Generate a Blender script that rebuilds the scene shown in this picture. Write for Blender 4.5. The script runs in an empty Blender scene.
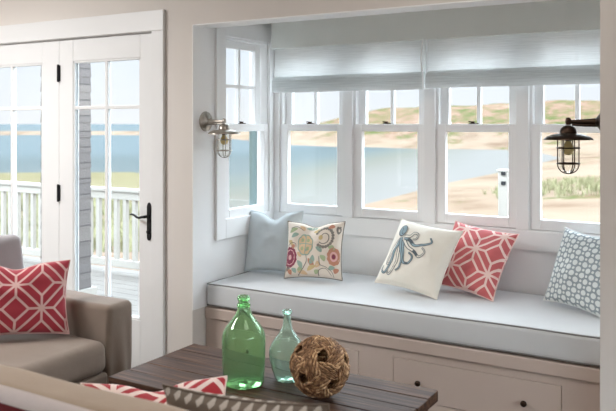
import bpy, bmesh, math, random
from mathutils import Vector, Matrix, noise
random.seed(7)
PI = math.pi
scene = bpy.context.scene
COL = scene.collection

# ------------------------------------------------------------------ materials
def lin(c):
    out = []
    for v in c[:3]:
        v = v / 255.0
        out.append(v / 12.92 if v <= 0.04045 else ((v + 0.055) / 1.055) ** 2.4)
    return (out[0], out[1], out[2], 1.0)

class NT:
    def __init__(self, name):
        self.m = bpy.data.materials.new(name)
        self.m.use_nodes = True
        self.t = self.m.node_tree
        self.t.nodes.clear()
        self.out = self.t.nodes.new('ShaderNodeOutputMaterial')
    def n(self, typ, **kw):
        nd = self.t.nodes.new('ShaderNode' + typ)
        for k, v in kw.items():
            if hasattr(nd, k): setattr(nd, k, v)
            else: raise KeyError(k)
        return nd
    def l(self, a, b): self.t.links.new(a, b)
    def math(self, op, a, b=None, c=None):
        nd = self.n('Math', operation=op)
        for i, v in enumerate((a, b, c)):
            if v is None: continue
            if isinstance(v, (int, float)): nd.inputs[i].default_value = v
            else: self.l(v, nd.inputs[i])
        return nd.outputs[0]
    def noise(self, vec, scale, detail=3, rough=0.55):
        nd = self.n('TexNoise')
        nd.inputs['Scale'].default_value = scale
        nd.inputs['Detail'].default_value = detail
        nd.inputs['Roughness'].default_value = rough
        if vec is not None: self.l(vec, nd.inputs['Vector'])
        return nd.outputs['Fac']
    def mapping(self, vec, scale=(1, 1, 1), rot=(0, 0, 0)):
        nd = self.n('Mapping')
        nd.inputs['Scale'].default_value = scale
        nd.inputs['Rotation'].default_value = rot
        self.l(vec, nd.inputs['Vector'])
        return nd.outputs[0]
    def ramp(self, fac, stops):
        nd = self.n('ValToRGB')
        r = nd.color_ramp
        while len(r.elements) < len(stops): r.elements.new(0.5)
        for e, (p, c) in zip(r.elements, stops):
            e.position = p; e.color = lin(c)
        self.l(fac, nd.inputs[0])
        return nd.outputs[0]
    def mix(self, fac, a, b):
        nd = self.n('Mix', data_type='RGBA')
        if isinstance(fac, (int, float)): nd.inputs[0].default_value = fac
        else: self.l(fac, nd.inputs[0])
        for i, v in ((6, a), (7, b)):
            if isinstance(v, tuple): nd.inputs[i].default_value = lin(v)
            else: self.l(v, nd.inputs[i])
        return nd.outputs[2]
    def coord(self, which='Object'):
        return self.n('TexCoord').outputs[which]
    def principled(self, color, rough=0.6, metal=0.0, bump=None, bstr=0.2, bdist=0.01, **kw):
        p = self.n('BsdfPrincipled')
        if isinstance(color, tuple): p.inputs['Base Color'].default_value = lin(color)
        else: self.l(color, p.inputs['Base Color'])
        if isinstance(rough, (int, float)): p.inputs['Roughness'].default_value = rough
        else: self.l(rough, p.inputs['Roughness'])
        p.inputs['Metallic'].default_value = metal
        for k, v in kw.items(): p.inputs[k].default_value = v
        if bump is not None:
            b = self.n('Bump')
            b.inputs['Strength'].default_value = bstr
            b.inputs['Distance'].default_value = bdist
            self.l(bump, b.inputs['Height'])
            self.l(b.outputs[0], p.inputs['Normal'])
        self.l(p.outputs[0], self.out.inputs['Surface'])
        return p

def paint(name, c, rough=0.5, var=4):
    n = NT(name); co = n.coord()
    f = n.noise(co, 2.5, 4)
    col = n.mix(f, tuple(max(0, v - var) for v in c), tuple(min(255, v + var) for v in c))
    n.principled(col, rough, bump=n.noise(co, 120, 2), bstr=0.04, bdist=0.002)
    return n.m

def fabric(name, c, var=10, weave=260, rough=0.9, bstr=0.25, wr=6):
    n = NT(name); co = n.coord()
    f = n.noise(co, wr, 4)
    fine = n.noise(co, weave, 2)
    col = n.mix(f, tuple(max(0, v - var) for v in c), tuple(min(255, v + var) for v in c))
    h = n.math('ADD', n.math('MULTIPLY', fine, 0.25), n.noise(co, 9, 3))
    n.principled(col, rough, bump=h, bstr=bstr, bdist=0.012, **{'Sheen Weight': 0.15})
    return n.m

def metal(name, c, rough=0.35, met=1.0):
    n = NT(name); co = n.coord()
    f = n.noise(co, 30, 4)
    col = n.mix(f, tuple(int(v * .85) for v in c), c)
    n.principled(col, rough, met, bump=n.noise(co, 90, 2), bstr=0.05, bdist=0.002)
    return n.m

def pane_glass(name, tint=(252, 254, 255), refl=0.06):
    n = NT(name)
    tr = n.n('BsdfTransparent'); tr.inputs[0].default_value = lin(tint)
    gl = n.n('BsdfGlossy'); gl.inputs['Roughness'].default_value = 0.02
    fr = n.n('Fresnel')
    bf = n.n('NewGeometry').outputs['Backfacing']
    n.l(n.math('ADD', 1.35, n.math('MULTIPLY', bf, 1 / 1.35 - 1.35)), fr.inputs[0])
    mx = n.n('MixShader')
    n.l(fr.outputs[0], mx.inputs[0]); n.l(tr.outputs[0], mx.inputs[1]); n.l(gl.outputs[0], mx.inputs[2])
    n.l(mx.outputs[0], n.out.inputs['Surface'])
    return n.m

def bottle_glass(name, c, tint_in, dust):
    n = NT(name)
    g = n.n('BsdfGlass'); g.inputs['IOR'].default_value = 1.45
    g.inputs['Roughness'].default_value = 0.01
    co = n.coord()
    sp = n.n('SeparateXYZ'); n.l(co, sp.inputs[0])
    f = n.noise(co, 7, 3)
    z = n.math('MULTIPLY', sp.outputs[2], 1.0)
    col = n.mix(f, c, tint_in)
    n.l(col, g.inputs['Color'])
    b = n.n('Bump'); b.inputs['Strength'].default_value = 0.12; b.inputs['Distance'].default_value = 0.01
    n.l(n.noise(co, 14, 2), b.inputs['Height']); n.l(b.outputs[0], g.inputs['Normal'])
    df = n.n('BsdfDiffuse'); n.l(col, df.inputs[0])
    tl = n.n('BsdfTranslucent'); n.l(col, tl.inputs[0])
    a = n.n('MixShader'); n.l(df.outputs[0], a.inputs[1]); n.l(tl.outputs[0], a.inputs[2])
    m = n.n('MixShader'); n.l(n.math('ADD', dust - .03, n.math('MULTIPLY', f, .06)), m.inputs[0]); n.l(g.outputs[0], m.inputs[1]); n.l(a.outputs[0], m.inputs[2])
    n.l(m.outputs[0], n.out.inputs['Surface'])
    return n.m

def lattice_mat(name, red, cream, cells, line=0.04):
    """trellis of eight-rayed stars and diamonds woven into the fabric"""
    n = NT(name)
    uv = n.coord('UV')
    sc = n.mapping(uv, (cells, cells, 1))
    s = n.n('SeparateXYZ'); n.l(sc, s.inputs[0])
    q = []
    for i in (0, 1):
        fr = n.math('FRACT', s.outputs[i])
        q.append(n.math('ABSOLUTE', n.math('SUBTRACT', fr, 0.5)))
    k = 0.25
    u = n.math('ABSOLUTE', n.math('SUBTRACT', q[0], q[1]))
    mn = n.math('MINIMUM', q[0], q[1]); mxx = n.math('MAXIMUM', q[0], q[1])
    d1 = n.math('MULTIPLY', u, 0.7071)
    d2 = n.math('MULTIPLY', n.math('ABSOLUTE', n.math('SUBTRACT', u, k)), 0.7071)
    d3 = n.math('ADD', mn, n.math('MULTIPLY', n.math('GREATER_THAN', mxx, k), 10))
    d4 = n.math('ADD', n.math('SUBTRACT', 0.5, mxx), n.math('MULTIPLY', n.math('LESS_THAN', mn, 0.5 - k), 10))
    d = n.math('MINIMUM', n.math('MINIMUM', d1, d2), n.math('MINIMUM', d3, d4))
    mask = n.math('LESS_THAN', d, line)
    co = n.coord()
    f = n.noise(co, 12, 3)
    base = n.mix(f, tuple(int(v * .9) for v in red), red)
    col = n.mix(mask, base, cream)
    h = n.math('ADD', n.math('MULTIPLY', mask, 0.4), n.noise(co, 9, 3))
    n.principled(col, 0.85, bump=h, bstr=0.25, bdist=0.01, **{'Sheen Weight': 0.15})
    return n.m

def dots_mat(name, ground, dot, cells):
    n = NT(name)
    uv = n.coord('UV')
    sc = n.mapping(uv, (cells, cells, 1))
    s = n.n('SeparateXYZ'); n.l(sc, s.inputs[0])
    def cell(ox, oy, r):
        a = n.math('SUBTRACT', n.math('FRACT', n.math('ADD', s.outputs[0], ox)), 0.5)
        b = n.math('SUBTRACT', n.math('FRACT', n.math('ADD', s.outputs[1], oy)), 0.5)
        d = n.math('SQRT', n.math('ADD', n.math('MULTIPLY', a, a), n.math('MULTIPLY', b, b)))
        return n.math('LESS_THAN', d, r)
    m = n.math('MAXIMUM', n.math('MAXIMUM', cell(0, 0, .25), cell(.5, .5, .25)),
               n.math('MAXIMUM', cell(.5, 0, .12), cell(0, .5, .12)))
    co = n.coord()
    f = n.noise(co, 12, 3)
    col = n.mix(m, n.mix(f, tuple(int(v * .93) for v in ground), ground), dot)
    n.principled(col, 0.9, bump=n.noise(co, 9, 3), bstr=0.25, bdist=0.012)
    return n.m

def diamonds_mat(name, ground, dia, cells):
    n = NT(name)
    uv = n.coord('UV')
    sc = n.mapping(uv, (cells, cells, 1))
    s = n.n('SeparateXYZ'); n.l(sc, s.inputs[0])
    a = n.math('ABSOLUTE', n.math('SUBTRACT', n.math('FRACT', s.outputs[0]), 0.5))
    b = n.math('ABSOLUTE', n.math('SUBTRACT', n.math('FRACT', s.outputs[1]), 0.5))
    d = n.math('ADD', a, b)
    m = n.math('LESS_THAN', d, 0.3)
    m2 = n.math('LESS_THAN', n.math('ABSOLUTE', n.math('SUBTRACT', d, 0.5)), 0.05)
    co = n.coord()
    f = n.noise(co, 30, 3)
    base = n.mix(f, tuple(int(v * .85) for v in ground), ground)
    col = n.mix(m, base, dia)
    n.principled(col, 0.95, bump=n.math('ADD', m, n.noise(co, 40, 3)), bstr=0.3, bdist=0.006)
    return n.m

def wood_mat(name, dark, mid, light, stretch=(1.5, 22, 22), rough=0.45):
    n = NT(name); co = n.coord()
    mp = n.mapping(co, stretch)
    f = n.noise(mp, 2.2, 8, 0.65)
    g = n.noise(n.mapping(co, (4, 110, 110)), 1.5, 4, 0.6)
    ff = n.math('ADD', n.math('MULTIPLY', f, 0.7), n.math('MULTIPLY', g, 0.35))
    col = n.ramp(ff, [(0.34, dark), (0.52, mid), (0.72, light)])
    n.principled(col, n.math('ADD', n.math('MULTIPLY', g, 0.25), rough - 0.1), bump=ff, bstr=0.35, bdist=0.004, **{'Specular IOR Level': 0.28})
    return n.m

def sheer_mat(name, c):
    n = NT(name); co = n.coord()
    slub = n.noise(n.mapping(co, (3, 3, 130)), 2.0, 3)
    vert = n.noise(n.mapping(co, (90, 3, 3)), 2.0, 2)
    h = n.math('ADD', slub, n.math('MULTIPLY', vert, 0.4))
    col = n.mix(slub, tuple(int(v * .93) for v in c), c)
    df = n.n('BsdfDiffuse'); n.l(col, df.inputs[0])
    tl = n.n('BsdfTranslucent'); n.l(col, tl.inputs[0])
    tr = n.n('BsdfTransparent'); tr.inputs[0].default_value = (1, 1, 1, 1)
    m1 = n.n('MixShader'); m1.inputs[0].default_value = 0.55
    n.l(df.outputs[0], m1.inputs[1]); n.l(tl.outputs[0], m1.inputs[2])
    m2 = n.n('MixShader')
    n.l(n.math('MULTIPLY', slub, 0.62), m2.inputs[0])
    n.l(m1.outputs[0], m2.inputs[1]); n.l(tr.outputs[0], m2.inputs[2])
    b = n.n('Bump'); b.inputs['Strength'].default_value = 0.25; b.inputs['Distance'].default_value = 0.004
    n.l(h, b.inputs['Height']); n.l(b.outputs[0], df.inputs['Normal'])
    n.l(m2.outputs[0], n.out.inputs['Surface'])
    return n.m

M = {}
M['wall'] = paint('wall_paint', (216, 210, 204), 0.7, 3)
M['ceil'] = paint('ceiling_paint', (232, 228, 222), 0.8, 2)
M['trim'] = paint('white_trim_paint', (226, 227, 227), 0.4, 2)
M['bay'] = paint('bay_white_paint', (240, 240, 240), 0.45, 2)
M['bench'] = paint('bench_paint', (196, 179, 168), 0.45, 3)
M['glass'] = pane_glass('window_glass')
M['dark'] = paint('gap_shade_and_threshold', (60, 58, 56), 0.8, 3)  # threshold colour, also painted shade for the gaps beside the sashes
M['screen'] = paint('screen_frame_paint', (104, 124, 124), 0.5, 4)
M['iron'] = metal('black_iron', (34, 34, 36), 0.5, 0.6)
M['nickel'] = metal('aged_nickel', (196, 188, 178), 0.3)
M['bronze'] = metal('bronze_and_backlit_nickel', (70, 56, 48), 0.4)
M['floor'] = wood_mat('floor_wood', (48, 34, 26), (72, 52, 40), (92, 68, 52), (1.2, 14, 14), 0.4)
M['table'] = wood_mat('table_wood', (36, 23, 16), (68, 45, 32), (116, 86, 66), (1.2, 20, 20), 0.58)
M['cush'] = fabric('cushion_linen', (205, 207, 208), 5, 300, 0.85, 0.15)
M['piping'] = fabric('piping_cord', (128, 126, 124), 5)
M['sheer'] = sheer_mat('sheer_linen', (243, 245, 245))
M['valance'] = fabric('valance_linen', (228, 231, 226), 4, 300, 0.9, 0.12)
M['blue'] = fabric('pale_blue_linen', (204, 212, 215), 6, 300, 0.9, 0.3)
M['cream'] = fabric('cream_canvas', (234, 229, 217), 5, 300, 0.9, 0.25)
M['ecru'] = fabric('ecru_linen', (228, 216, 202), 6, 280, 0.9, 0.25)
M['coral'] = lattice_mat('coral_trellis', (212, 108, 110), (236, 206, 198), 1.72, .027)
M['crimson'] = lattice_mat('crimson_trellis', (170, 48, 62), (212, 172, 166), 2.05, 0.024)
M['crimson2'] = lattice_mat('red_trellis', (186, 38, 48), (238, 214, 204), 2.2, 0.045)
M['dots'] = dots_mat('grey_blue_dots', (150, 161, 165), (218, 223, 222), 6.4)
M['diamond'] = diamonds_mat('brown_diamonds', (126, 112, 99), (196, 186, 175), 13.1)
M['taupe'] = fabric('taupe_slipcover', (126, 110, 97), 8, 240, 0.9, 0.3, 4)
M['taupe_grey'] = fabric('mauve_grey_linen', (150, 142, 142), 6, 240, 0.9, 0.25)
M['sofa'] = fabric('beige_slipcover', (172, 150, 128), 8, 240, 0.9, 0.3, 5)
M['throw'] = fabric('dark_red_wool', (116, 22, 28), 10, 160, 1.0, 0.4)
M['throw_hem'] = fabric('pale_hem', (226, 212, 206), 6, 160, 1.0, 0.3)
M['green_glass'] = bottle_glass('green_glass', (230, 246, 228), (221, 242, 219), .065)
M['pale_glass'] = bottle_glass('pale_aqua_glass', (243, 252, 248), (236, 249, 243), .07)
M['clear_glass'] = pane_glass('lamp_jar_glass', (250, 250, 248))
M['bulb'] = paint('bulb_amber', (226, 204, 140), 0.3, 3)
M['ink'] = paint('print_dark_ink', (92, 102, 108), 0.9, 4)
M['ink_blue'] = paint('print_blue_ink', (146, 168, 176), 0.9, 6)
for k, c in dict(burg=(138, 66, 86), peach=(214, 184, 148), teal=(150, 172, 158), greyb=(132, 126, 118),
                 orange=(192, 136, 112), yellow=(204, 182, 134), sage=(166, 178, 140), pink=(224, 180, 176)).items():
    M['f_' + k] = paint('embroidery_' + k, c, 0.9, 6)

def wicker():
    n = NT('dried_vine'); co = n.coord()
    f = n.math('ADD', n.math('MULTIPLY', n.noise(n.mapping(co, (60, 60, 60)), 1.0, 4), .6), n.math('MULTIPLY', n.n('NewGeometry').outputs['Random Per Island'], .4))
    col = n.ramp(f, [(0.25, (96, 66, 44)), (0.5, (168, 128, 90)), (0.75, (226, 192, 148))])
    n.principled(col, 0.75, bump=n.noise(co, 200, 3), bstr=0.4, bdist=0.003)
    return n.m
M['wicker'] = wicker()

def sand():
    n = NT('beach_sand'); co = n.coord()
    f = n.noise(co, 0.12, 6, 0.6)
    g = n.noise(n.mapping(co, (1, 1, 1)), 0.09, 8, 0.72)
    sp = n.n('SeparateXYZ'); n.l(co, sp.inputs[0])
    col = n.ramp(f, [(0.3, (90, 73, 60)), (0.46, (112, 97, 83)), (0.62, (119, 105, 91))])
    # dune grass patches on the ground that stands above the beach
    high = n.n('MapRange'); n.l(sp.outputs[2], high.inputs[0])
    high.inputs[1].default_value = -2.7; high.inputs[2].default_value = 2.5
    hh = n.math('MULTIPLY', high.outputs[0], 0.24)
    gm = n.n('MapRange'); n.l(n.math('ADD', g, hh), gm.inputs[0])
    gm.inputs[1].default_value = 0.56; gm.inputs[2].default_value = 0.62
    grass = n.ramp(n.noise(co, 0.22, 6, 0.75), [(0.40, (70, 76, 46)), (0.48, (92, 84, 62)), (0.54, (108, 86, 74)), (0.64, (118, 102, 88))])
    col = n.mix(gm.outputs[0], col, grass)
    # grassier ground to the west of the house
    nearm = n.n('MapRange'); n.l(sp.outputs[1], nearm.inputs[0])
    nearm.inputs[1].default_value = 95.0; nearm.inputs[2].default_value = 130.0
    wst = n.n('MapRange'); n.l(sp.outputs[0], wst.inputs[0])
    wst.inputs[1].default_value = -24.0; wst.inputs[2].default_value = -38.0
    sth = n.n('MapRange'); n.l(sp.outputs[1], sth.inputs[0])
    sth.inputs[1].default_value = 80.0; sth.inputs[2].default_value = 60.0
    wm = n.math('MULTIPLY', n.math('MULTIPLY', wst.outputs[0], sth.outputs[0]), 0.75)
    col = n.mix(wm, col, n.mix(n.noise(co, 0.5, 4), (88, 87, 60), (98, 94, 72)))
    n.principled(col, 1.0, bump=f, bstr=0.3, bdist=0.3, **{'Specular IOR Level': 0.0})
    return n.m
M['sand'] = sand()

def water():
    n = NT('lagoon_water')
    g = n.n('NewGeometry').outputs['Position']
    ln = n.n('VectorMath', operation='LENGTH'); n.l(g, ln.inputs[0])
    wob = n.noise(n.mapping(g, (0.02, 0.05, 1)), 1.0, 4)
    sp = n.n('SeparateXYZ'); n.l(g, sp.inputs[0])
    ratio = n.math('DIVIDE', sp.outputs[0], n.math('MAXIMUM', sp.outputs[1], 1.0))
    k = n.math('ADD', 1.0, n.math('MULTIPLY', n.math('ADD', ratio, 0.60), -2.7))
    d = n.math('MULTIPLY', ln.outputs['Value'], n.math('MINIMUM', n.math('MAXIMUM', k, 0.2), 1.35))
    d = n.math('ADD', d, n.math('MULTIPLY', n.math('SUBTRACT', wob, 0.5), 40))
    mr = n.n('MapRange'); n.l(d, mr.inputs[0]); mr.inputs[1].default_value = 30; mr.inputs[2].default_value = 180
    # depth colour: sandbank shallows, olive flats, turquoise channel, blue deeper bay
    col = n.ramp(mr.outputs[0], [(0.0, (82, 79, 75)), (0.16, (74, 72, 65)), (0.27, (65, 64, 54)), (0.36, (57, 61, 55)),
                                 (0.50, (43, 54, 55)), (0.75, (36, 50, 52)), (1.0, (47, 61, 65))])
    df = n.n('BsdfDiffuse'); n.l(col, df.inputs[0])
    gl = n.n('BsdfGlossy'); gl.inputs['Roughness'].default_value = 0.35
    b = n.n('Bump'); b.inputs['Strength'].default_value = 0.3; b.inputs['Distance'].default_value = 0.1
    n.l(n.noise(n.mapping(g, (0.5, 1.4, 1)), 1.2, 4), b.inputs['Height']); n.l(b.outputs[0], df.inputs['Normal'])
    mx = n.n('MixShader'); mx.inputs[0].default_value = 0.06
    n.l(df.outputs[0], mx.inputs[1]); n.l(gl.outputs[0], mx.inputs[2]); n.l(mx.outputs[0], n.out.inputs['Surface'])
    return n.m
M['water'] = water()
M['deck'] = wood_mat('pale_deck_boards', (98, 94, 88), (110, 105, 99), (119, 114, 108), (1.2, 14, 14), 0.7)
M['rail'] = paint('white_rail_paint', (148, 144, 137), 0.5, 3)

def shingle():
    n = NT('weathered_shingle'); co = n.coord()
    br = n.n('TexBrick'); n.l(n.mapping(co, (1, 1, 1), (PI / 2, 0, 0)), br.inputs['Vector'])
    br.inputs['Scale'].default_value = 1.0
    br.inputs['Brick Width'].default_value = 0.12; br.inputs['Row Height'].default_value = 0.14
    br.inputs['Mortar Size'].default_value = 0.006
    br.inputs['Color1'].default_value = lin((100, 95, 92)); br.inputs['Color2'].default_value = lin((84, 80, 80))
    br.inputs['Mortar'].default_value = lin((56, 53, 53))
    n.principled(br.outputs[0], 0.9, bump=n.noise(co, 40, 3), bstr=0.4)
    return n.m
M['shingle'] = shingle()
M['grass'] = paint('dune_grass_blades', (118, 116, 84), 0.9, 10)

# ------------------------------------------------------------------ mesh builder
class MB:
    def __init__(self): self.v = []; self.f = []; self.mi = []; self.uv = {}
    def add(self, verts, faces, mi=0, uvs=None):
        o = len(self.v); self.v += [tuple(p) for p in verts]
        if uvs:
            for i, t in enumerate(uvs): self.uv[o + i] = t
        for fc in faces: self.f.append(tuple(o + i for i in fc)); self.mi.append(mi)
    def box(self, x0, x1, y0, y1, z0, z1, mi=0):
        x0, x1 = sorted((x0, x1)); y0, y1 = sorted((y0, y1)); z0, z1 = sorted((z0, z1))
        v = [(x0, y0, z0), (x1, y0, z0), (x1, y1, z0), (x0, y1, z0), (x0, y0, z1), (x1, y0, z1), (x1, y1, z1), (x0, y1, z1)]
        self.add(v, [(0, 3, 2, 1), (4, 5, 6, 7), (0, 1, 5, 4), (1, 2, 6, 5), (2, 3, 7, 6), (3, 0, 4, 7)], mi)
        return self
    def lathe(self, prof, n=40, c=(0, 0, 0), mi=0, axis='z', closed=False):
        vs = []
        for r, h in prof:
            for k in range(n):
                a = 2 * PI * k / n
                if axis == 'z': p = (c[0] + r * math.cos(a), c[1] + r * math.sin(a), c[2] + h)
                else: p = (c[0] + h, c[1] + r * math.cos(a), c[2] + r * math.sin(a))
                vs.append(p)
        fs = []
        m = len(prof)
        for i in range(m if closed else m - 1):
            j = (i + 1) % m
            for k in range(n):
                k2 = (k + 1) % n
                fs.append((i * n + k, i * n + k2, j * n + k2, j * n + k))
        if not closed:
            if prof[0][0] > 1e-5: fs.append(tuple(range(n))[::-1])
            if prof[-1][0] > 1e-5: fs.append(tuple((m - 1) * n + k for k in range(n)))
        self.add(vs, fs, mi)
        return self
    def tube(self, path, r, n=8, closed=False, mi=0):
        P = [Vector(p) for p in path]; m = len(P)
        R = r if isinstance(r, (list, tuple)) else [r] * m
        vs = []; up = None
        for i, p in enumerate(P):
            a = P[(i - 1) % m] if (closed or i > 0) else p
            b = P[(i + 1) % m] if (closed or i < m - 1) else p
            t = (b - a).normalized()
            if up is None:
                up = Vector((0, 0, 1)) if abs(t.z) < 0.9 else Vector((1, 0, 0))
            x = (up - t * up.dot(t))
            if x.length < 1e-6: x = t.orthogonal()
            x.normalize(); up = x; y = t.cross(x)
            for k in range(n):
                g = 2 * PI * k / n
                vs.append(p + (x * math.cos(g) + y * math.sin(g)) * R[i])
        fs = []
        for i in range(m if closed else m - 1):
            j = (i + 1) % m
            for k in range(n):
                k2 = (k + 1) % n
                fs.append((i * n + k, i * n + k2, j * n + k2, j * n + k))
        if not closed:
            fs.append(tuple(range(n))[::-1]); fs.append(tuple((m - 1) * n + k for k in range(n)))
        self.add(vs, fs, mi)
        return self
    def rbox(self, x0, x1, y0, y1, z0, z1, r, n=14, bulge=(0, 0, 0), wr=0.0, ws=5.0, mi=0):
        """soft rounded block, optionally puffed and wrinkled"""
        c = Vector(((x0 + x1) / 2, (y0 + y1) / 2, (z0 + z1) / 2))
        h = Vector((abs(x1 - x0) / 2, abs(y1 - y0) / 2, abs(z1 - z0) / 2))
        def grid(hh):
            ts = []
            rr = min(r / hh, 0.95)
            e = 5
            for i in range(e): ts.append(-1 + rr * (i / e))
            for i in range(n + 1): ts.append(-1 + rr + (2 - 2 * rr) * i / n)
            for i in range(e): ts.append(1 - rr * (e - 1 - i) / e)
            return ts
        G = [grid(h[i]) for i in range(3)]
        N = len(G[0])
        idx = {}
        vs = []; fs = []
        def vert(i, j, k):
            key = (i, j, k)
            if key not in idx:
                p = Vector((G[0][i] * h.x, G[1][j] * h.y, G[2][k] * h.z))
                q = Vector(tuple(max(-(h[a] - r), min(h[a] - r, p[a])) for a in range(3)))
                d = p - q
                if d.length > 1e-9: p = q + d.normalized() * r
                u = Vector(tuple(p[a] / h[a] for a in range(3)))
                for a in range(3):
                    b, c2 = [t for t in range(3) if t != a]
                    p[a] += bulge[a] * (1 if u[a] > 0 else -1) * abs(u[a]) * max(0, 1 - u[b] ** 2) * max(0, 1 - u[c2] ** 2)
                if wr:
                    w = c + p
                    p += p.normalized() * wr * noise.noise(Vector((w.x * ws, w.y * ws, w.z * ws)))
                idx[key] = len(vs); vs.append(c + p)
            return idx[key]
        for i in range(N - 1):
            for j in range(N - 1):
                fs.append((vert(i, j, 0), vert(i, j + 1, 0), vert(i + 1, j + 1, 0), vert(i + 1, j, 0)))
                fs.append((vert(i, j, N - 1), vert(i + 1, j, N - 1), vert(i + 1, j + 1, N - 1), vert(i, j + 1, N - 1)))
                fs.append((vert(i, 0, j), vert(i + 1, 0, j), vert(i + 1, 0, j + 1), vert(i, 0, j + 1)))
                fs.append((vert(i, N - 1, j), vert(i, N - 1, j + 1), vert(i + 1, N - 1, j + 1), vert(i + 1, N - 1, j)))
                fs.append((vert(0, i, j), vert(0, i, j + 1), vert(0, i + 1, j + 1), vert(0, i + 1, j)))
                fs.append((vert(N - 1, i, j), vert(N - 1, i + 1, j), vert(N - 1, i + 1, j + 1), vert(N - 1, i, j + 1)))
        self.add(vs, fs, mi)
        return self
    def map(self, fn):
        self.v = [tuple(fn(*p)) for p in self.v]; return self
    def build(self, name, mats, parent=None, smooth=None, bevel=0.0, segs=2):
        me = bpy.data.meshes.new(name)
        me.from_pydata(self.v, [], self.f)
        for m in (mats if isinstance(mats, (list, tuple)) else [mats]): me.materials.append(m)
        me.polygons.foreach_set('material_index', self.mi)
        if self.uv:
            l = me.uv_layers.new(name='UVMap')
            for lp in me.loops: l.data[lp.index].uv = self.uv.get(lp.vertex_index, (0, 0))
        bm = bmesh.new(); bm.from_mesh(me)
        bmesh.ops.recalc_face_normals(bm, faces=bm.faces)
        bm.to_mesh(me); bm.free()
        if smooth is not None:
            me.polygons.foreach_set('use_smooth', [True] * len(me.polygons))
            if smooth < 180: me.set_sharp_from_angle(angle=math.radians(smooth))
        me.update()
        o = bpy.data.objects.new(name, me); COL.objects.link(o)
        if parent is not None: o.parent = parent
        if bevel:
            b = o.modifiers.new('edge', 'BEVEL'); b.width = bevel; b.segments = segs
            b.limit_method = 'ANGLE'; b.angle_limit = math.radians(40)
        return o

def tag(o, label=None, cat=None, group=None, kind=None):
    if label: o['label'] = label
    if cat: o['category'] = cat
    if group: o['group'] = group
    if kind: o['kind'] = kind
    return o
def empty(name, loc=(0, 0, 0), rz=0.0):
    o = bpy.data.objects.new(name, None); COL.objects.link(o)
    o.location = loc; o.rotation_euler = (0, 0, rz); o.empty_display_size = 0.1
    return o
def struct(name, mb, m, label=None, cat=None, **kw):
    return tag(mb.build(name, m, **kw), label, cat, kind='structure')
def copy_tree(o, parent=None):
    c = o.copy(); COL.objects.link(c)
    if parent is not None: c.parent = parent
    for ch in list(o.children): copy_tree(ch, c)
    return c

# ------------------------------------------------------------------ main dimensions
YW = 3.30                       # room face of the wall with the doors
XL, XR = -2.735, -0.568         # the window bay
YB = 4.12                       # room face of the bay's window wall
RX0, RX1, RY0, RZ = -5.6, 2.6, -2.6, 2.62

# ------------------------------------------------------------------ room shell
b = MB().box(RX0 - .15, RX1 + .15, RY0 - .15, YW + .15, -.1, 0)
struct('floor', b, M['floor'], 'dark wooden floor', 'floor')
b = MB().box(RX0 - .15, RX1 + .15, RY0 - .15, YW + .15, RZ, RZ + .12)
struct('ceiling', b, M['ceil'], 'plain pale ceiling of the room', 'ceiling')
# door wall: left of doors, above doors, between doors and bay, header over bay, right of bay
b = MB()
b.box(RX0 - .15, -4.75, YW, YW + .15, 0, RZ)
b.box(-4.75, -2.985, YW, YW + .15, 2.045, RZ)
b.box(-2.985, XL, YW, YW + .15, 0, RZ)
b.box(XL, XR, YW, YW + .15, 2.056, RZ)
b.box(XR, RX1 + .15, YW, YW + .15, 0, RZ)
struct('wall_back', b, M['wall'], 'warm greige wall holding the glass doors and the window alcove', 'wall')
b = MB(); b.box(RX0 - .15, RX0, RY0, YW, 0, RZ)
struct('wall_left', b, M['wall'], 'greige side wall', 'wall')
b = MB()
b.box(RX1, RX1 + .15, RY0, YW, 0, .7); b.box(RX1, RX1 + .15, RY0, YW, 2.2, RZ)
for y0, y1 in ((RY0, -1.9), (-.1, .2), (2.7, YW)): b.box(RX1, RX1 + .15, y0, y1, .7, 2.2)  # unseen openings added and sized so sky light reaches the alcove
struct('wall_right', b, M['wall'], 'greige side wall with two openings added for daylight', 'wall')
b = MB()
b.box(RX0, RX1, RY0 - .15, RY0, 0, .5); b.box(RX0, RX1, RY0 - .15, RY0, 2.3, RZ)
for x0, x1 in ((RX0, -4.9), (-2.9, RX1)): b.box(x0, x1, RY0 - .15, RY0, .5, 2.3)  # unseen opening, added to let sky light into the room
struct('wall_front', b, M['wall'], 'greige wall with one wide opening added for daylight', 'wall')
# bay walls
b = MB()
b.box(XL - .15, XL, YW + .15, 3.585, 0, 2.45)
b.box(XL - .15, XL, 4.06, YB + .15, 0, 2.45)
b.box(XL - .15, XL, 3.585, 4.06, 0, .93); b.box(XL - .15, XL, 3.585, 4.06, 2.02, 2.45)
struct('wall_bay_left', b, M['bay'], 'white painted side of the window alcove with a sash window', 'wall')
b = MB().box(XR, XR + .15, YW + .15, YB + .15, 0, 2.45)
struct('wall_bay_right', b, M['bay'], 'white painted plain side of the window alcove', 'wall')
b = MB()
b.box(XL, XR, YB, YB + .09, 0, .925); b.box(XL, XR, YB, YB + .09, 2.02, 2.45)
PX0, PITCH = -2.675, 0.5365
for i in range(5):
    c = PX0 + PITCH * i - .039
    b.box(max(XL, c - .031), min(XR, c + .037), YB, YB + .09, .925, 2.02)
struct('wall_bay_back', b, M['bay'], 'white panelled wall of the alcove under and between four windows', 'wall')
b = MB().box(XL - .15, XR + .15, YW + .15, YB + .15, 2.28, 2.45)
struct('ceiling_bay', b, M['bay'], 'white ceiling of the window alcove', 'ceiling')

# baseboards and trims
b = MB(); b.box(-2.925, XL, YW - .016, YW, 0, .14)
struct('baseboard_back', b, M['trim'], bevel=.003)
b = MB(); b.box(RX0, RX0 + .016, RY0, YW - .02, 0, .14)
struct('baseboard_left', b, M['trim'], bevel=.003)
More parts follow.
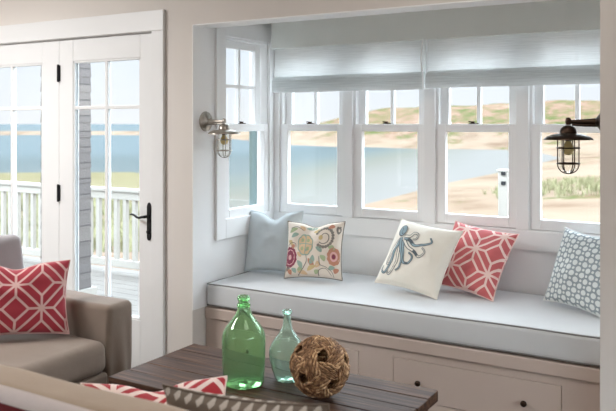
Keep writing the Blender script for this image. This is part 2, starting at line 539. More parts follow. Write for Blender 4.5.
# door casing
b = MB()
b.box(-3.022, -2.934, YW - .022, YW, 0, 2.036)
b.box(-4.80, -2.934, YW - .022, YW, 2.036, 2.155)
b.box(-4.80, -4.705, YW - .022, YW, 0, 2.036)
struct('trim_1', b, M['trim'], 'white casing around the pair of glass doors', 'trim', bevel=.003)
# alcove lining on jamb and header
b = MB()
b.box(XL, XL + .004, YW, YW + .15, .45, 2.056)
b.box(XL, XR, YW, YW + .15, 2.050, 2.056)
struct('trim_2', b, M['bay'], 'white lining of the alcove opening', 'trim')
# casing board below and above back windows, slim casings
b = MB()
b.box(-2.735, XR, YB - .018, YB, .815, .922)
b.box(-2.735, XR, YB - .018, YB, 2.02, 2.16)
for i in range(5):
    c = PX0 + PITCH * i - .039
    b.box(max(XL + .004, c - .034), min(XR, c + .034), YB - .018, YB, .922, 2.02)
struct('trim_3', b, M['bay'], 'white casing boards around the four alcove windows', 'trim', bevel=.003)
b = MB()
b.box(XL, XL + .018, 3.50, 3.588, .815, 2.115)
b.box(XL, XL + .018, 4.055, YB - .02, .815, 2.115)
b.box(XL, XL + .018, 3.588, 4.055, .815, .932)
b.box(XL, XL + .018, 3.588, 4.055, 2.02, 2.115)
struct('trim_4', b, M['bay'], 'white casing around the narrow side window', 'trim', bevel=.003)

# ------------------------------------------------------------------ double-hung windows
def sash(u0, u1, z0, z1, n0, n1, st, rail_b, rail_t, mun=False):
    f = MB()
    f.box(u0, u0 + st, n0, n1, z0, z1); f.box(u1 - st, u1, n0, n1, z0, z1)
    f.box(u0 + st, u1 - st, n0, n1, z0, z0 + rail_b); f.box(u0 + st, u1 - st, n0, n1, z1 - rail_t, z1)
    p = MB().box(u0 + st - .004, u1 - st + .004, n0 + .004, n0 + .008, z0 + rail_b - .004, z1 - rail_t + .004)
    mu = None
    if mun:
        mu = MB(); uc = (u0 + u1) / 2; zc = (z0 + rail_b + z1 - rail_t) / 2
        mu.box(uc - .011, uc + .011, n0 + .002, n1 - .006, z0 + rail_b, z1 - rail_t)
        mu.box(u0 + st, u1 - st, n0 + .003, n1 - .007, zc - .011, zc + .011)
    return f, p, mu
def window(name, u0, u1, fn, origin, label):
    root = empty(name, origin)
    inv = Vector(origin)
    loc = lambda u, n_, z: tuple(Vector(fn(u, n_, z)) - inv)
    tag(root, label, 'window', kind='structure')
    fr = MB()   # jamb box lining the opening
    fd = -.14 if name == 'window_5' else -.088
    fr.box(u0 - .004, u0 + .012, fd, 0, .925, 2.02); fr.box(u1 - .012, u1 + .004, fd, 0, .925, 2.02)
    fr.box(u0, u1, fd, 0, 2.005, 2.02); fr.box(u0, u1, fd - .005, -.02, .915, .932)
    fr.map(loc).build('window_frame', M['bay'], root, bevel=.002)
    lf, lp, _ = sash(u0 + .006, u1 - .002, .928, 1.497, -.034, .004, .047, .055, .045)
    uf, up, um = sash(u0 + .008, u1 - (.034 if name == 'window_5' else .008), 1.455, 2.006, -.078, -.040, .05, .042, .045, True)
    s1 = lf.map(loc).build('lower_sash', M['bay'], root, bevel=.003)
    lp.map(loc).build('window_pane', M['glass'], s1)
    s2 = uf.map(loc).build('upper_sash', M['bay'], root, bevel=.003)
    um.map(loc).build('muntin', M['bay'], s2, bevel=.002)
    up.map(loc).build('window_pane', M['glass'], s2)
    MB().box(u0 - .004, u0 + .0055, -.006, -.0005, .93, 1.495).map(loc).build('gap_shade_strip', M['dark'], root)['label'] = 'dark strip for the shaded gap beside the sash'  # dark strip added in place of the shade in the sash gap
    if name == 'window_5':
        sc = MB(); sc.box(u1 - .018, u1 - .012, -.138, -.080, .932, 1.455)
        sc.map(loc).build('screen_frame', M['screen'], root, bevel=.002)['label'] = 'grey green screen frame'
    k = MB(); uc = (u0 + u1) / 2 - .02
    k.box(uc - .024, uc + .024, -.032, -.010, 1.497, 1.503)
    k.box(uc - .016, uc + .004, -.028, -.014, 1.503, 1.512)
    k.box(uc - .03, uc - .012, -.024, -.016, 1.507, 1.513)
    k.map(loc).build('sash_lock', M['bronze'], s1)
names = ['narrow sash window behind the pale blue pillow', 'sash window above the octopus pillow',
         'sash window above the coral trellis pillow', 'sash window behind the caged lamp near the right pillar']
labs = ['white sash window in the alcove corner above the pale blue and floral pillows',
        'white sash window above the left half of the octopus pillow',
        'white sash window above the coral trellis pillow',
        'white sash window behind the dark caged lamp']
for i in range(4):
    u0 = PX0 + PITCH * i
    u1 = min(u0 + PITCH - .070, XR - .002)
    window('window_%d' % (i + 1), u0, u1, lambda u, n_, z: (u, YB - n_, z), ((u0 + u1) / 2, YB, .925), labs[i])
window('window_5', 3.585, 4.06, lambda u, n_, z: (XL + n_, u, z), (XL, 3.82, .925),
       'narrow white sash window in the alcove side wall behind the nickel lamp')

# ------------------------------------------------------------------ glass doors
def glass_door(name, x0, x1, gx0, gx1, label, handle):
    root = empty(name, (x0, YW + .04, 0)); tag(root, label, 'door', kind='structure')
    L = lambda x, y, z: (x - x0, y - YW - .04, z)
    y0, y1 = YW + .012, YW + .056
    f = MB()
    f.box(x0, gx0, y0, y1, .012, 2.031); f.box(gx1, x1, y0, y1, .012, 2.031)
    f.box(gx0, gx1, y0, y1, .012, .335); f.box(gx0, gx1, y0, y1, 1.892, 2.031)
    f.map(L).build('door_frame', M['trim'], root, bevel=.003)
    bd = MB()
    for yy in (y0 + .004, y1 - .012):
        bd.box(gx0, gx0 + .012, yy, yy + .008, .335, 1.892); bd.box(gx1 - .012, gx1, yy, yy + .008, .335, 1.892)
        bd.box(gx0, gx1, yy, yy + .008, .335, .347); bd.box(gx0, gx1, yy, yy + .008, 1.880, 1.892)
    bd.map(L).build('glazing_bead', M['trim'], root, bevel=.002)
    mu = MB(); c = (gx0 + gx1) / 2
    mu.box(c - .011, c + .011, y0 + .006, y1 - .006, .335, 1.892)
    mu.box(gx0, gx1, y0 + .007, y1 - .007, 1.588, 1.610)
    mu.map(L).build('muntin', M['trim'], root, bevel=.003)
    MB().box(gx0, gx1, YW + .033, YW + .036, .335, 1.892).map(L).build('door_pane', M['glass'], root)
    if handle:
        hx = -3.068
        h = MB()
        prof = [(-.110, .006), (-.100, .013), (-.085, .015), (.085, .015), (.100, .012), (.112, .005)]
        pts = [(hx + w, .925 + z) for z, w in prof] + [(hx - w, .925 + z) for z, w in reversed(prof)]
        n = len(pts)
        vs = [(x, y0 - .008, z) for x, z in pts] + [(x, y0 + .001, z) for x, z in pts]
        fs = [tuple(range(n)), tuple(range(2 * n - 1, n - 1, -1))] + [(i, (i + 1) % n, n + (i + 1) % n, n + i) for i in range(n)]
        h.add(vs, fs)
        pl = h.map(L).build('handle_plate', M['iron'], root, bevel=.002); pl['label'] = 'black iron handle plate'
        lv = MB()
        lv.tube([(hx, y0, .957), (hx, y0 - .045, .957)], .009, 10)
        pth = [(0, .957), (-.02, .955), (-.04, .949), (-.06, .953), (-.08, .964), (-.10, .967), (-.112, .962)]
        lv.tube([(hx + dx, y0 - .045, z) for dx, z in pth], [.009, .008, .0075, .007, .0065, .006, .004], 10)
        lv.map(L).build('lever', M['iron'], pl, smooth=60)
        ky = MB().lathe([(.010, 0), (.012, .004), (.010, .012), (.006, .014)], 16)
        ky.map(lambda x, y, z: L(hx + x, y0 - .006 - z, .866 + y)).build('thumb_turn', M['iron'], pl, smooth=40)
        for z in (1.82, 1.057, .25):
            hg = MB().box(x0 - .010, x0 + .012, y0 - .010, y0 + .004, z - .05, z + .05)
            hg.tube([(x0 + .001, y0 - .010, z - .055), (x0 + .001, y0 - .010, z + .055)], .007, 10)
            hg.map(L).build('hinge', M['iron'], root)['label'] = 'black iron hinge'
glass_door('door_1', -4.70, -3.8395, -4.618, -3.998, 'white glass door panel behind the taupe armchair', False)
glass_door('door_2', -3.838, -3.024, -3.712, -3.142, 'white glass door with black iron lever handle', True)
b = MB().box(-4.705, -3.022, YW - .03, YW + .17, 0.0, .012)
struct('trim_5', b, M['dark'], 'dark threshold under the glass doors', 'trim')
b = MB().box(-4.705, -4.698, YW, YW + .15, 0.012, 2.04)
b.box(-3.022, -2.985, YW, YW + .15, .012, 2.04); b.box(-4.75, -2.985, YW, YW + .15, 2.032, 2.045); b.box(-4.75, -4.705, YW, YW + .15, .012, 2.04)
struct('trim_6', b, M['trim'], 'white jamb lining of the glass doors', 'trim')

# ------------------------------------------------------------------ window bench
bench = empty('window_bench', ((XL + XR) / 2, 3.414, 0))
tag(bench, 'pale built-in window bench with drawers filling the alcove', 'bench')
o = Vector(bench.location); L = lambda x, y, z: (x - o.x, y - o.y, z)
YF = 3.414
b = MB()
x0, x1 = XL + .006, XR - .002
DR = [(-2.556, -1.745), (-1.557, -.746)]
DZ0, DZ1 = .150, .348
b.box(x0, x1, YF + .022, YB - .002, .012, .386)
b.box(x0, x1, YF, YF + .022, .012, DZ0); b.box(x0, x1, YF, YF + .022, DZ1, .388)
xs = [x0] + [t for d in DR for t in d] + [x1]
for i in range(0, len(xs), 2): b.box(xs[i], xs[i + 1], YF, YF + .022, DZ0, DZ1)
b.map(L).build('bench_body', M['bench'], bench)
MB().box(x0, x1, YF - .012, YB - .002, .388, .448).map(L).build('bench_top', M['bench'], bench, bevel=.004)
for d0, d1 in DR:
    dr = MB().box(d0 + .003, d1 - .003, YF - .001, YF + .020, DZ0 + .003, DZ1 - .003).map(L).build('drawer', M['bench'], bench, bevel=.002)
    for kx in (d0 + .140, d1 - .162):
        kb = MB().lathe([(.004, 0), (.006, .002), (.005, .010), (.010, .016), (.0145, .021), (.014, .027), (.008, .031), (.0001, .032)], 20)
        kb.map(lambda x, y, z: L(kx + x, YF - .001 - z, .245 + y)).build('knob', M['bronze'], dr, smooth=60)['label'] = 'dark bronze round knob'
b = MB(); b.box(XL + .02, XR - .02, YF - .002, YF + .02, 0, .012)

# cushion
bc = empty('bench_cushion', ((XL + XR) / 2, 3.75, .449))
tag(bc, 'long pale linen cushion lying along the window bench', 'seat cushion')
o2 = Vector(bc.location); L2 = lambda x, y, z: (x - o2.x, y - o2.y, z - o2.z)
cx0, cx1, cy0, cy1, cz0, cz1 = XL + .012, XR - .008, 3.405, YB - .022, .456, .586
MB().rbox(cx0, cx1, cy0, cy1, cz0, cz1, .022, 34, bulge=(0, .004, .006), wr=.003, ws=5).map(L2).build('cushion_body', M['cush'], bc, smooth=180)
def piping(z, inset=.006):
    a0, a1, c0, c1 = cx0 + inset, cx1 - inset, cy0 + inset, cy1 - inset
    pts = []
    for (xa, ya), (xb, yb) in (((a0, c0), (a1, c0)), ((a1, c0), (a1, c1)), ((a1, c1), (a0, c1)), ((a0, c1), (a0, c0))):
        for t in range(24):
            s = t / 24
            pts.append((xa + (xb - xa) * s, ya + (yb - ya) * s, z + .0015 * math.sin(s * 17)))
    return MB().tube(pts, .0042, 8, True)
piping(cz1 - .005).map(L2).build('piping', M['piping'], bc, smooth=180)
piping(cz0 + .006).map(L2).build('piping', M['piping'], bc, smooth=180)

# ------------------------------------------------------------------ roman blinds
YS = 4.02
def blind(name, x0, x1, zb, label, dy):
    root = empty(name, ((x0 + x1) / 2, YS, 2.06)); tag(root, label, 'window blind', 'roman blinds over the alcove windows')
    q = Vector(root.location); LL = lambda x, y, z: (x - q.x, y - q.y, z - q.z)
    nx = 40
    # hanging sheet then stacked folds; the sheet is a closed loop in profile with real thickness
    prof = [(0, 2.10), (0, 2.05), (-.002, 1.98), (-.004, 1.90), (-.006, 1.83), (-.010, 1.795)]
    T = .0025
    def sheet(prof, xa, xb, wob=.003):
        m = MB(); vs = []; n = len(prof)
        for i in range(nx + 1):
            x = xa + (xb - xa) * i / nx
            for side in (0, T):
                for (dyy, z) in prof:
                    vs.append((x, YS + dy + dyy + side + wob * noise.noise(Vector((x * 4, z * 6, dy * 9))), z + .003 * noise.noise(Vector((x * 3, z * 2, 3)))))
        st = 2 * n; fs = []
        for i in range(nx):
            A = i * st; B = A + st
            ring = list(range(n)) + list(range(2 * n - 1, n - 1, -1))
            for k in range(len(ring)):
                k2 = (k + 1) % len(ring)
                fs.append((A + ring[k], A + ring[k2], B + ring[k2], B + ring[k]))
        ring = list(range(n)) + list(range(2 * n - 1, n - 1, -1))
        fs.append(tuple(ring[::-1])); fs.append(tuple(nx * st + r for r in ring))
        m.add(vs, fs); return m
    sheet(prof, x0, x1).map(LL).build('blind_sheet', M['sheer'], root, smooth=50)
    fz = [(1.800, zb + .030, -.012), (1.796, zb + .018, -.022), (1.790, zb + .006, -.030), (1.780, zb, -.040)]
    for zt, zl, off in fz:
        p = [(off + .010, zt), (off, zt - .012), (off - .004, (zt + zl) / 2), (off - .002, zl + .012), (off + .006, zl)]
        sheet(p, x0 + .001, x1 - .001, .004).map(LL).build('blind_fold', M['sheer'], root, smooth=50)
    MB().box(x0 + .01, x1 - .01, YS + dy - .006, YS + dy + .004, zb + .004, zb + .016).map(LL).build('hem_bar', M['bay'], root)
    hd = MB().box(x0, x1, YS + dy + .004, YS + .075, 2.09, 2.13).map(LL).build('head_rail', M['bay'], root)
    return root
rb1 = blind('roman_blind', -2.655, -1.630, 1.694, 'sheer pale roman blind over the two windows nearer the doors', .004)
blind('roman_blind', -1.614, XR - .012, 1.698, 'sheer pale roman blind over the two windows nearer the right pillar', -.004)
va = empty('blind_valance', ((-2.665 + XR) / 2, YS, 2.08)); tag(va, 'flat pale fabric valance board across the top of both roman blinds', 'valance')
q = Vector(va.location); LL = lambda x, y, z: (x - q.x, y - q.y, z - q.z)
b = MB(); b.box(-2.665, XR - .006, YS - .03, YS - .018, 1.974, 2.25)
b.map(LL).build('valance_front', M['valance'], va, bevel=.003)
MB().box(-2.665, -2.655, YS - .018, YB - .02, 1.974, 2.25).map(LL).build('valance_return', M['valance'], va, bevel=.003)
b = MB(); b.tube([(-1.624 - .012 * math.sin(PI * t / 9) * (t < 10), YS - .055, 1.975 - .28 * t / 12) for t in range(13)], .004, 6)
q = Vector(rb1.location); b.map(lambda x, y, z: (x - q.x, y - q.y, z - q.z)).build('pull_cord', M['bay'], rb1, smooth=180)['label'] = 'thin white pull cord'

# ------------------------------------------------------------------ wall lamps
def make_sconce(name, label):
    # built with the wall at x = 0, arm reaching +x
    root = empty(name); tag(root, label, 'wall lamp', 'caged wall lamps in the alcove')
    MB().lathe([(.061, 0), (.061, .006), (.056, .012), (.040, .016), (.026, .026), (.016, .034), (.0001, .035)], 32, axis='x').build('wall_plate', M['nickel'], root, smooth=40)
    a = MB(); a.lathe([(.016, .02), (.013, .05), (.010, .09), (.0075, .125), (.0075, .142)], 16, axis='x')
    a.tube([(.03, 0, -.014), (.08, 0, -.015), (.128, 0, -.012)], [.008, .006, .005], 10)
    a.build('arm', M['nickel'], root, smooth=50)
    k = MB().lathe([(.0001, -.014), (.011, -.012), (.012, 0), (.011, .012), (.006, .017), (.0001, .018)], 16, (.144, 0, 0)).build('swivel_knuckle', M['nickel'], root, smooth=60)
    zt = -.015
    MB().lathe([(.009, zt), (.020, zt - .004), (.030, zt - .014), (.034, zt - .027), (.034, zt - .033), (.060, zt - .038),
                (.085, zt - .047), (.098, zt - .056), (.099, zt - .060), (.096, zt - .060), (.083, zt - .052), (.058, zt - .043),
                (.030, zt - .039), (.0001, zt - .039)], 40, (.144, 0, 0)).build('lamp_shade', M['nickel'], root, smooth=50)
    z0 = zt - .042; R = .042; H = .120
    g = MB(); pr = []
    for t in range(9): pr.append((R - .006, z0 - H * t / 8))
    for t in range(1, 9):
        an = PI / 2 * t / 8; pr.append(((R - .006) * math.cos(an) + .0001, z0 - H - (R - .010) * math.sin(an)))
    g.lathe(pr, 28, (.144, 0, 0))
    g.build('glass_jar', M['clear_glass'], root, smooth=60)
    c = MB()
    for kk in range(6):
        an = PI * kk / 3 + .3; pts = []
        for t in range(5): pts.append((R, z0 - H * t / 4))
        for t in range(1, 9):
            aa = PI / 2 * t / 8; pts.append((R * math.cos(aa), z0 - H - (R - .004) * math.sin(aa)))
        c.tube([(.144 + r * math.cos(an), r * math.sin(an), z) for r, z in pts], .0024, 6)
    for zz in (z0 - .052, z0 - H + .004):
        c.tube([(.144 + (R + .003) * math.cos(2 * PI * t / 32), (R + .003) * math.sin(2 * PI * t / 32), zz) for t in range(32)], .003, 6, True)
    c.build('wire_cage', M['nickel'], root, smooth=60)
    s = MB().lathe([(.014, z0 + .002), (.015, z0 - .02), (.012, z0 - .024)], 16, (.144, 0, 0)).build('bulb_socket', M['bronze'], root, smooth=40)
    MB().lathe([(.010, z0 - .022), (.014, z0 - .032), (.022, z0 - .048), (.024, z0 - .060), (.019, z0 - .074), (.009, z0 - .081), (.0001, z0 - .082)], 20, (.144, 0, 0)).build('light_bulb', M['bulb'], root, smooth=60)
    return root
s1 = make_sconce('wall_lamp', 'aged metal caged wall lamp beside the narrow side window')
s1.location = (XL + .001, 3.412, 1.512); s1.scale = (.95, .95, .95)
s2 = copy_tree(s1); s2['label'] = 'caged wall lamp coloured dark as if backlit, hanging from the right pillar'
s2.location = (XR - .001, 3.425, 1.508); s2.rotation_euler = (0, 0, PI); s2.scale = (1.06, 1.06, 1.06)
for ch in s2.children:
    if ch.type == 'MESH' and ch.data.materials[0] == M['nickel']:
        ch.data = ch.data.copy(); ch.data.materials[0] = M['bronze']  # backlit shade put into the colour of the same nickel lamp

# ------------------------------------------------------------------ pillows
def pillow_surface(w, h, t, chop, pinch, seed):
    def S(u, v, side):
        x = w / 2 * u * (1 - pinch * (1 - v * v) * abs(u) ** 1.5)
        z = h / 2 * v * (1 - pinch * (1 - u * u) * abs(v) ** 1.5)
        e = max(0.0, (1 - u ** 2)) * max(0.0, (1 - v ** 2))
        th = t / 2 * e ** 0.42
        if chop:
            k = math.exp(-(u / .32) ** 2) * max(0, (v + .35) / 1.35) ** 2
            z -= chop * k
            th *= 1 - .45 * math.exp(-(u / .25) ** 2) * max(0, v) ** 2
        nz = noise.noise(Vector((u * 2.2 + seed, v * 2.2, side * 3.0))) * .012 + noise.noise(Vector((u * 6 + seed, v * 6, side * 5.0))) * .004
        return Vector((x, side * (th + nz * e ** .5), z))
    return S
def make_pillow(name, label, group, w, h, t, mat, loc, yaw, tilt, roll, chop=0.0, pinch=.085, seed=0, decor=None, mats=None, pip=None, n=30):
    root = empty(name, loc)
    R = Matrix.Rotation(yaw, 4, 'Z') @ Matrix.Rotation(tilt, 4, 'X') @ Matrix.Rotation(roll, 4, 'Y')
    root.rotation_euler = R.to_euler()
    tag(root, label, 'pillow', group)
    S = pillow_surface(w, h, t, chop, pinch, seed)
    m = MB()
    ts = [math.sin(PI / 2 * (-1 + 2 * i / n)) * .35 + .65 * (-1 + 2 * i / n) for i in range(n + 1)]
    for side in (-1, 1):
        vs = []; uv = []
        for j in range(n + 1):
            for i in range(n + 1):
                vs.append(S(ts[i], ts[j], side)); uv.append((.5 + ts[i] * .5, (.5 + ts[j] * .5) * h / w))
        fs = [(j * (n + 1) + i, j * (n + 1) + i + 1, (j + 1) * (n + 1) + i + 1, (j + 1) * (n + 1) + i) for j in range(n) for i in range(n)]
        m.add(vs, fs, 0, uv)
    bmx = m
    if decor: decor(m, S)
    ob = m.build('pillow_cover', mats or [mat], root, smooth=180)
    ed = [(ts[i], -1) for i in range(n)] + [(1, ts[j]) for j in range(n)] + [(ts[n - i], 1) for i in range(n)] + [(-1, ts[n - j]) for j in range(n)]
    MB().tube([S(u, v, -1) for u, v in ed], .0035, 6, True).build('piping', pip or mat, root, smooth=180)
    return root

def cat_rom(pts, k=8):
    out = []
    P = [pts[0]] + list(pts) + [pts[-1]]
    for i in range(1, len(P) - 2):
        for s in range(k):
            t = s / k; p0, p1, p2, p3 = P[i - 1], P[i], P[i + 1], P[i + 2]
            out.append(tuple(.5 * (2 * p1[a] + (p2[a] - p0[a]) * t + (2 * p0[a] - 5 * p1[a] + 4 * p2[a] - p3[a]) * t * t + (3 * p1[a] - p0[a] - 3 * p2[a] + p3[a]) * t ** 3) for a in (0, 1)))
    out.append(tuple(pts[-1])); return out
def ribbon(m, S, pts, w0, w1, mi, off=.0016, side=-1, smoothk=6):
    pp = cat_rom(pts, smoothk) if smoothk else pts
    n = len(pp); vs = []; fs = []
    for i, (u, v) in enumerate(pp):
        a = pp[max(0, i - 1)]; c = pp[min(n - 1, i + 1)]
        dx, dy = c[0] - a[0], c[1] - a[1]; l = math.hypot(dx, dy) or 1
        nx, ny = -dy / l, dx / l
        w = (w0 + (w1 - w0) * i / (n - 1)) / 2
        for sgn in (-1, 1):
            p = S(max(-.98, min(.98, u + nx * w * sgn)), max(-.98, min(.98, v + ny * w * sgn)), side); p.y += side * off; vs.append(p)
    for i in range(n - 1): fs.append((2 * i, 2 * i + 1, 2 * i + 3, 2 * i + 2))
    m.add(vs, fs, mi)
def disc(m, S, c, rx, ry, mi, off=.0012, r0=0.0, lobes=0, amp=0.0, a0=0, a1=2 * PI, side=-1):
    vs = []; fs = []; K = 32; J = 3
    for j in range(J + 1):
        f = r0 + (1 - r0) * j / J
        for k in range(K + 1):
            a = a0 + (a1 - a0) * k / K
            g = f * (1 + amp * abs(math.sin(lobes * a / 2)) * (j / J))
            p = S(max(-.985, min(.985, c[0] + rx * g * math.cos(a))), max(-.985, min(.985, c[1] + ry * g * math.sin(a))), side); p.y += side * off
            vs.append(p)
    for j in range(J):
        for k in range(K): fs.append((j * (K + 1) + k, j * (K + 1) + k + 1, (j + 1) * (K + 1) + k + 1, (j + 1) * (K + 1) + k))
    m.add(vs, fs, mi)

def octopus(m, S):
    ab = lambda a, b_: (2 * (.18 + (a - .18) * 1.14) - 1, 1 - 2 * (.22 + (b_ - .24) * 1.08))
    T = [  # arms: start near the body, taper to curled tips
        [(.21, .36), (.16, .50), (.13, .62), (.15, .72), (.21, .70), (.20, .62)],
        [(.22, .38), (.19, .55), (.20, .72), (.16, .84), (.10, .82), (.10, .75)],
        [(.24, .38), (.26, .55), (.29, .68), (.27, .80), (.22, .86), (.19, .80)],
        [(.26, .37), (.33, .52), (.38, .66), (.46, .66), (.48, .57), (.42, .53)],
        [(.27, .36), (.38, .46), (.48, .50), (.56, .55), (.62, .48), (.57, .43)],
        [(.27, .34), (.36, .36), (.45, .42), (.53, .40), (.60, .38), (.66, .33), (.62, .27)],
        [(.26, .32), (.34, .30), (.38, .24), (.44, .26), (.44, .33), (.39, .34)],
        [(.22, .34), (.26, .46), (.34, .60), (.36, .74), (.32, .80)],
    ]
    for k, t in enumerate(T):
        p = [(max(-.93, u), max(-.9, v)) for u, v in (ab(*q) for q in t)]
        ribbon(m, S, p, .115, .045, 1, .0014 + .0003 * k)
        ribbon(m, S, p, .070, .012, 2 if k % 2 else 3, .0016 + .0003 * k)
    hc = ab(.195, .235)
    disc(m, S, hc, .135, .20, 1, .0044)
    disc(m, S, (hc[0] + .005, hc[1] + .005), .110, .172, 2, .0048)
    disc(m, S, (hc[0] + .03, hc[1] - .10), .026, .026, 1, .0052)
    ribbon(m, S, [(hc[0] - .05, hc[1] + .10), (hc[0] - .01, hc[1] + .02), (hc[0] - .03, hc[1] - .08)], .02, .01, 1, .0052)
def floral(m, S):
    px = lambda x, y: (2 * (x - 228) / 264 - 1, 1 - 2 * (y - 127) / 246)
    B, PE, TE, GR, OR, YE, SA, PK = 1, 2, 3, 4, 5, 6, 7, 8
    c = px(258, 287)
    disc(m, S, c, .27, .34, B, .0012, 0, 12, .12); disc(m, S, c, .21, .27, PK, .0016); disc(m, S, c, .17, .22, B, .0020, 0, 10, .15); disc(m, S, c, .07, .09, PK, .0024)
    c = px(335, 230)
    disc(m, S, c, .27, .38, TE, .0012, 0, 8, .08); disc(m, S, c, .23, .33, PE, .0016, 0, 8, .10)
    ribbon(m, S, [(c[0] - .22, c[1]), (c[0], c[1] + .03), (c[0] + .22, c[1])], .03, .03, TE, .0022)
    ribbon(m, S, [(c[0], c[1] - .32), (c[0] + .02, c[1]), (c[0], c[1] + .32)], .03, .03, TE, .0022)
    for dx, dy in ((-.1, .15), (.1, .15), (-.1, -.15), (.1, -.15)): disc(m, S, (c[0] + dx, c[1] + dy), .05, .07, SA, .0024)
    c = px(418, 198)   # scalloped spiral
    for k in range(17):
        a = -2.2 + k * .30; r = .30
        disc(m, S, (c[0] + r * math.cos(a), c[1] + r * 1.15 * math.sin(a)), .052, .056, GR, .0012)
    ribbon(m, S, [(c[0] + .22 * math.cos(a) * (1 - .045 * k), c[1] + .25 * math.sin(a) * (1 - .045 * k)) for k, a in ((k, -2.4 + k * .42) for k in range(15))], .035, .03, GR, .0016)
    disc(m, S, (c[0] - .12, c[1]), .07, .09, YE, .0018)
    c = px(465, 280)
    disc(m, S, c, .21, .28, OR, .0012, 0, 10, .14); disc(m, S, c, .13, .17, PK, .0016, .6); disc(m, S, c, .06, .08, B, .0020)
    for (x0, y0, x1, y1, mm) in ((250, 180, 290, 158, SA), (262, 200, 300, 185, TE), (300, 300, 322, 335, TE), (322, 325, 300, 345, SA), (352, 290, 372, 335, OR),
                                 (345, 345, 385, 320, YE), (372, 275, 360, 315, TE), (240, 345, 262, 330, GR), (270, 250, 280, 232, OR), (440, 240, 470, 250, SA), (300, 350, 345, 362, PE),
                                 (470, 150, 480, 185, GR), (245, 215, 268, 235, YE), (300, 265, 318, 285, PE), (385, 240, 410, 262, TE), (405, 275, 425, 300, SA), (440, 335, 470, 325, TE), (465, 350, 485, 330, OR), (380, 360, 398, 340, SA), (300, 145, 325, 165, PE), (272, 335, 292, 355, TE), (430, 155, 460, 150, OR), (395, 300, 385, 330, PE), (250, 340, 268, 362, OR), (330, 150, 380, 142, TE), (395, 155, 365, 165, YE)):
        a, c2 = px(x0, y0), px(x1, y1); mid = ((a[0] + c2[0]) / 2, (a[1] + c2[1]) / 2)
        l = math.hypot(c2[0] - a[0], c2[1] - a[1]); nx, ny = -(c2[1] - a[1]) / l, (c2[0] - a[0]) / l
        q = [a, (mid[0] + nx * .03, mid[1] + ny * .03), c2]
        pp = cat_rom(q, 5); n = len(pp); vs = []; fs = []
        for i, (u, v) in enumerate(pp):
            wv = .075 * math.sin(PI * i / (n - 1)) + .006
            for sg in (-1, 1):
                p = S(max(-.97, min(.97, u + nx * wv * sg)), max(-.97, min(.97, v + ny * wv * sg)), -1); p.y -= .0014; vs.append(p)
        for i in range(n - 1): fs.append((2 * i, 2 * i + 1, 2 * i + 3, 2 * i + 2))
        m.add(vs, fs, mm)
    for pts in ([(400, 280), (405, 315), (430, 325), (455, 345), (460, 368)], [(395, 368), (400, 340), (430, 332), (452, 362)], [(300, 368), (330, 330), (345, 300), (340, 275)],
                [(240, 240), (262, 225), (285, 228), (290, 245)], [(255, 160), (285, 150), (320, 165)]):
        ribbon(m, S, [px(*p) for p in pts], .028, .016, GR, .0020)
    disc(m, S, px(482, 156), .035, .04, GR, .0026)
GRP = 'throw pillows on the window bench'
make_pillow('throw_pillow', 'plain pale blue linen pillow with a dented top in the bench corner', GRP, .376, .376, .12, M['blue'], (-2.553, 3.850, 0.779), .14, -.20, -.03, chop=.045, seed=1)
make_pillow('throw_pillow', 'ecru pillow embroidered with colourful scrolling flowers', GRP, .360, .335, .14, M['ecru'], (-2.225, 3.785, 0.763), .157, -.266, -.04, chop=.022, seed=5, decor=floral,
            mats=[M['ecru']] + [M['f_' + k] for k in ('burg', 'peach', 'teal', 'greyb', 'orange', 'yellow', 'sage', 'pink')], pip=M['f_greyb'])
make_pillow('throw_pillow', 'cream pillow printed with a blue octopus', GRP, .395, .395, .15, M['cream'], (-1.583, 3.80, 0.778), -.133, -.583, .10, chop=.0, seed=9, decor=octopus,
            mats=[M['cream'], M['ink'], M['ink_blue'], M['cream']], pip=M['cream'])
make_pillow('throw_pillow', 'coral pillow with white trellis pattern leaning beside the octopus pillow', GRP, .40, .385, .13, M['coral'], (-1.322, 3.935, 0.771), -.21, -.56, .10, seed=13)
make_pillow('throw_pillow', 'grey blue pillow with white dots leaning by the right pillar', GRP, .345, .385, .12, M['dots'], (-.744, 3.86, 0.779), -.46, -.38, .045, seed=17)

# ------------------------------------------------------------------ coffee table
TX0, TX1, TY0, TY1, TZ = -2.365, -1.103, 2.30, 2.864, .43
tb = empty('coffee_table', ((TX0 + TX1) / 2, (TY0 + TY1) / 2, 0)); tag(tb, 'low weathered brown plank coffee table between sofa and bench', 'coffee table')
o3 = Vector(tb.location); L3 = lambda x, y, z: (x - o3.x, y - o3.y, z)
b = MB(); nb = 5; wb = (TY1 - TY0) / nb
for i in range(nb):
    b.box(TX0 + .002 * ((i * 7) % 3), TX1 - .002 * ((i * 5) % 3), TY0 + i * wb + .0012, TY0 + (i + 1) * wb - .0012, TZ - .045 + .001 * (i % 2), TZ - .0008 * ((i * 3) % 2))
b.map(L3).build('tabletop', M['table'], tb, bevel=.003)
b = MB()
b.box(TX0 + .06, TX1 - .06, TY0 + .05, TY0 + .072, TZ - .13, TZ - .045); b.box(TX0 + .06, TX1 - .06, TY1 - .072, TY1 - .05, TZ - .13, TZ - .045)
b.box(TX0 + .06, TX0 + .082, TY0 + .05, TY1 - .05, TZ - .13, TZ - .045); b.box(TX1 - .082, TX1 - .06, TY0 + .05, TY1 - .05, TZ - .13, TZ - .045)
b.map(L3).build('apron', M['table'], tb, bevel=.003)
for lx in (TX0 + .04, TX1 - .12):
    for ly in (TY0 + .03, TY1 - .11):
        MB().box(lx, lx + .08, ly, ly + .08, 0, TZ - .045).map(L3).build('leg', M['table'], tb, bevel=.004)

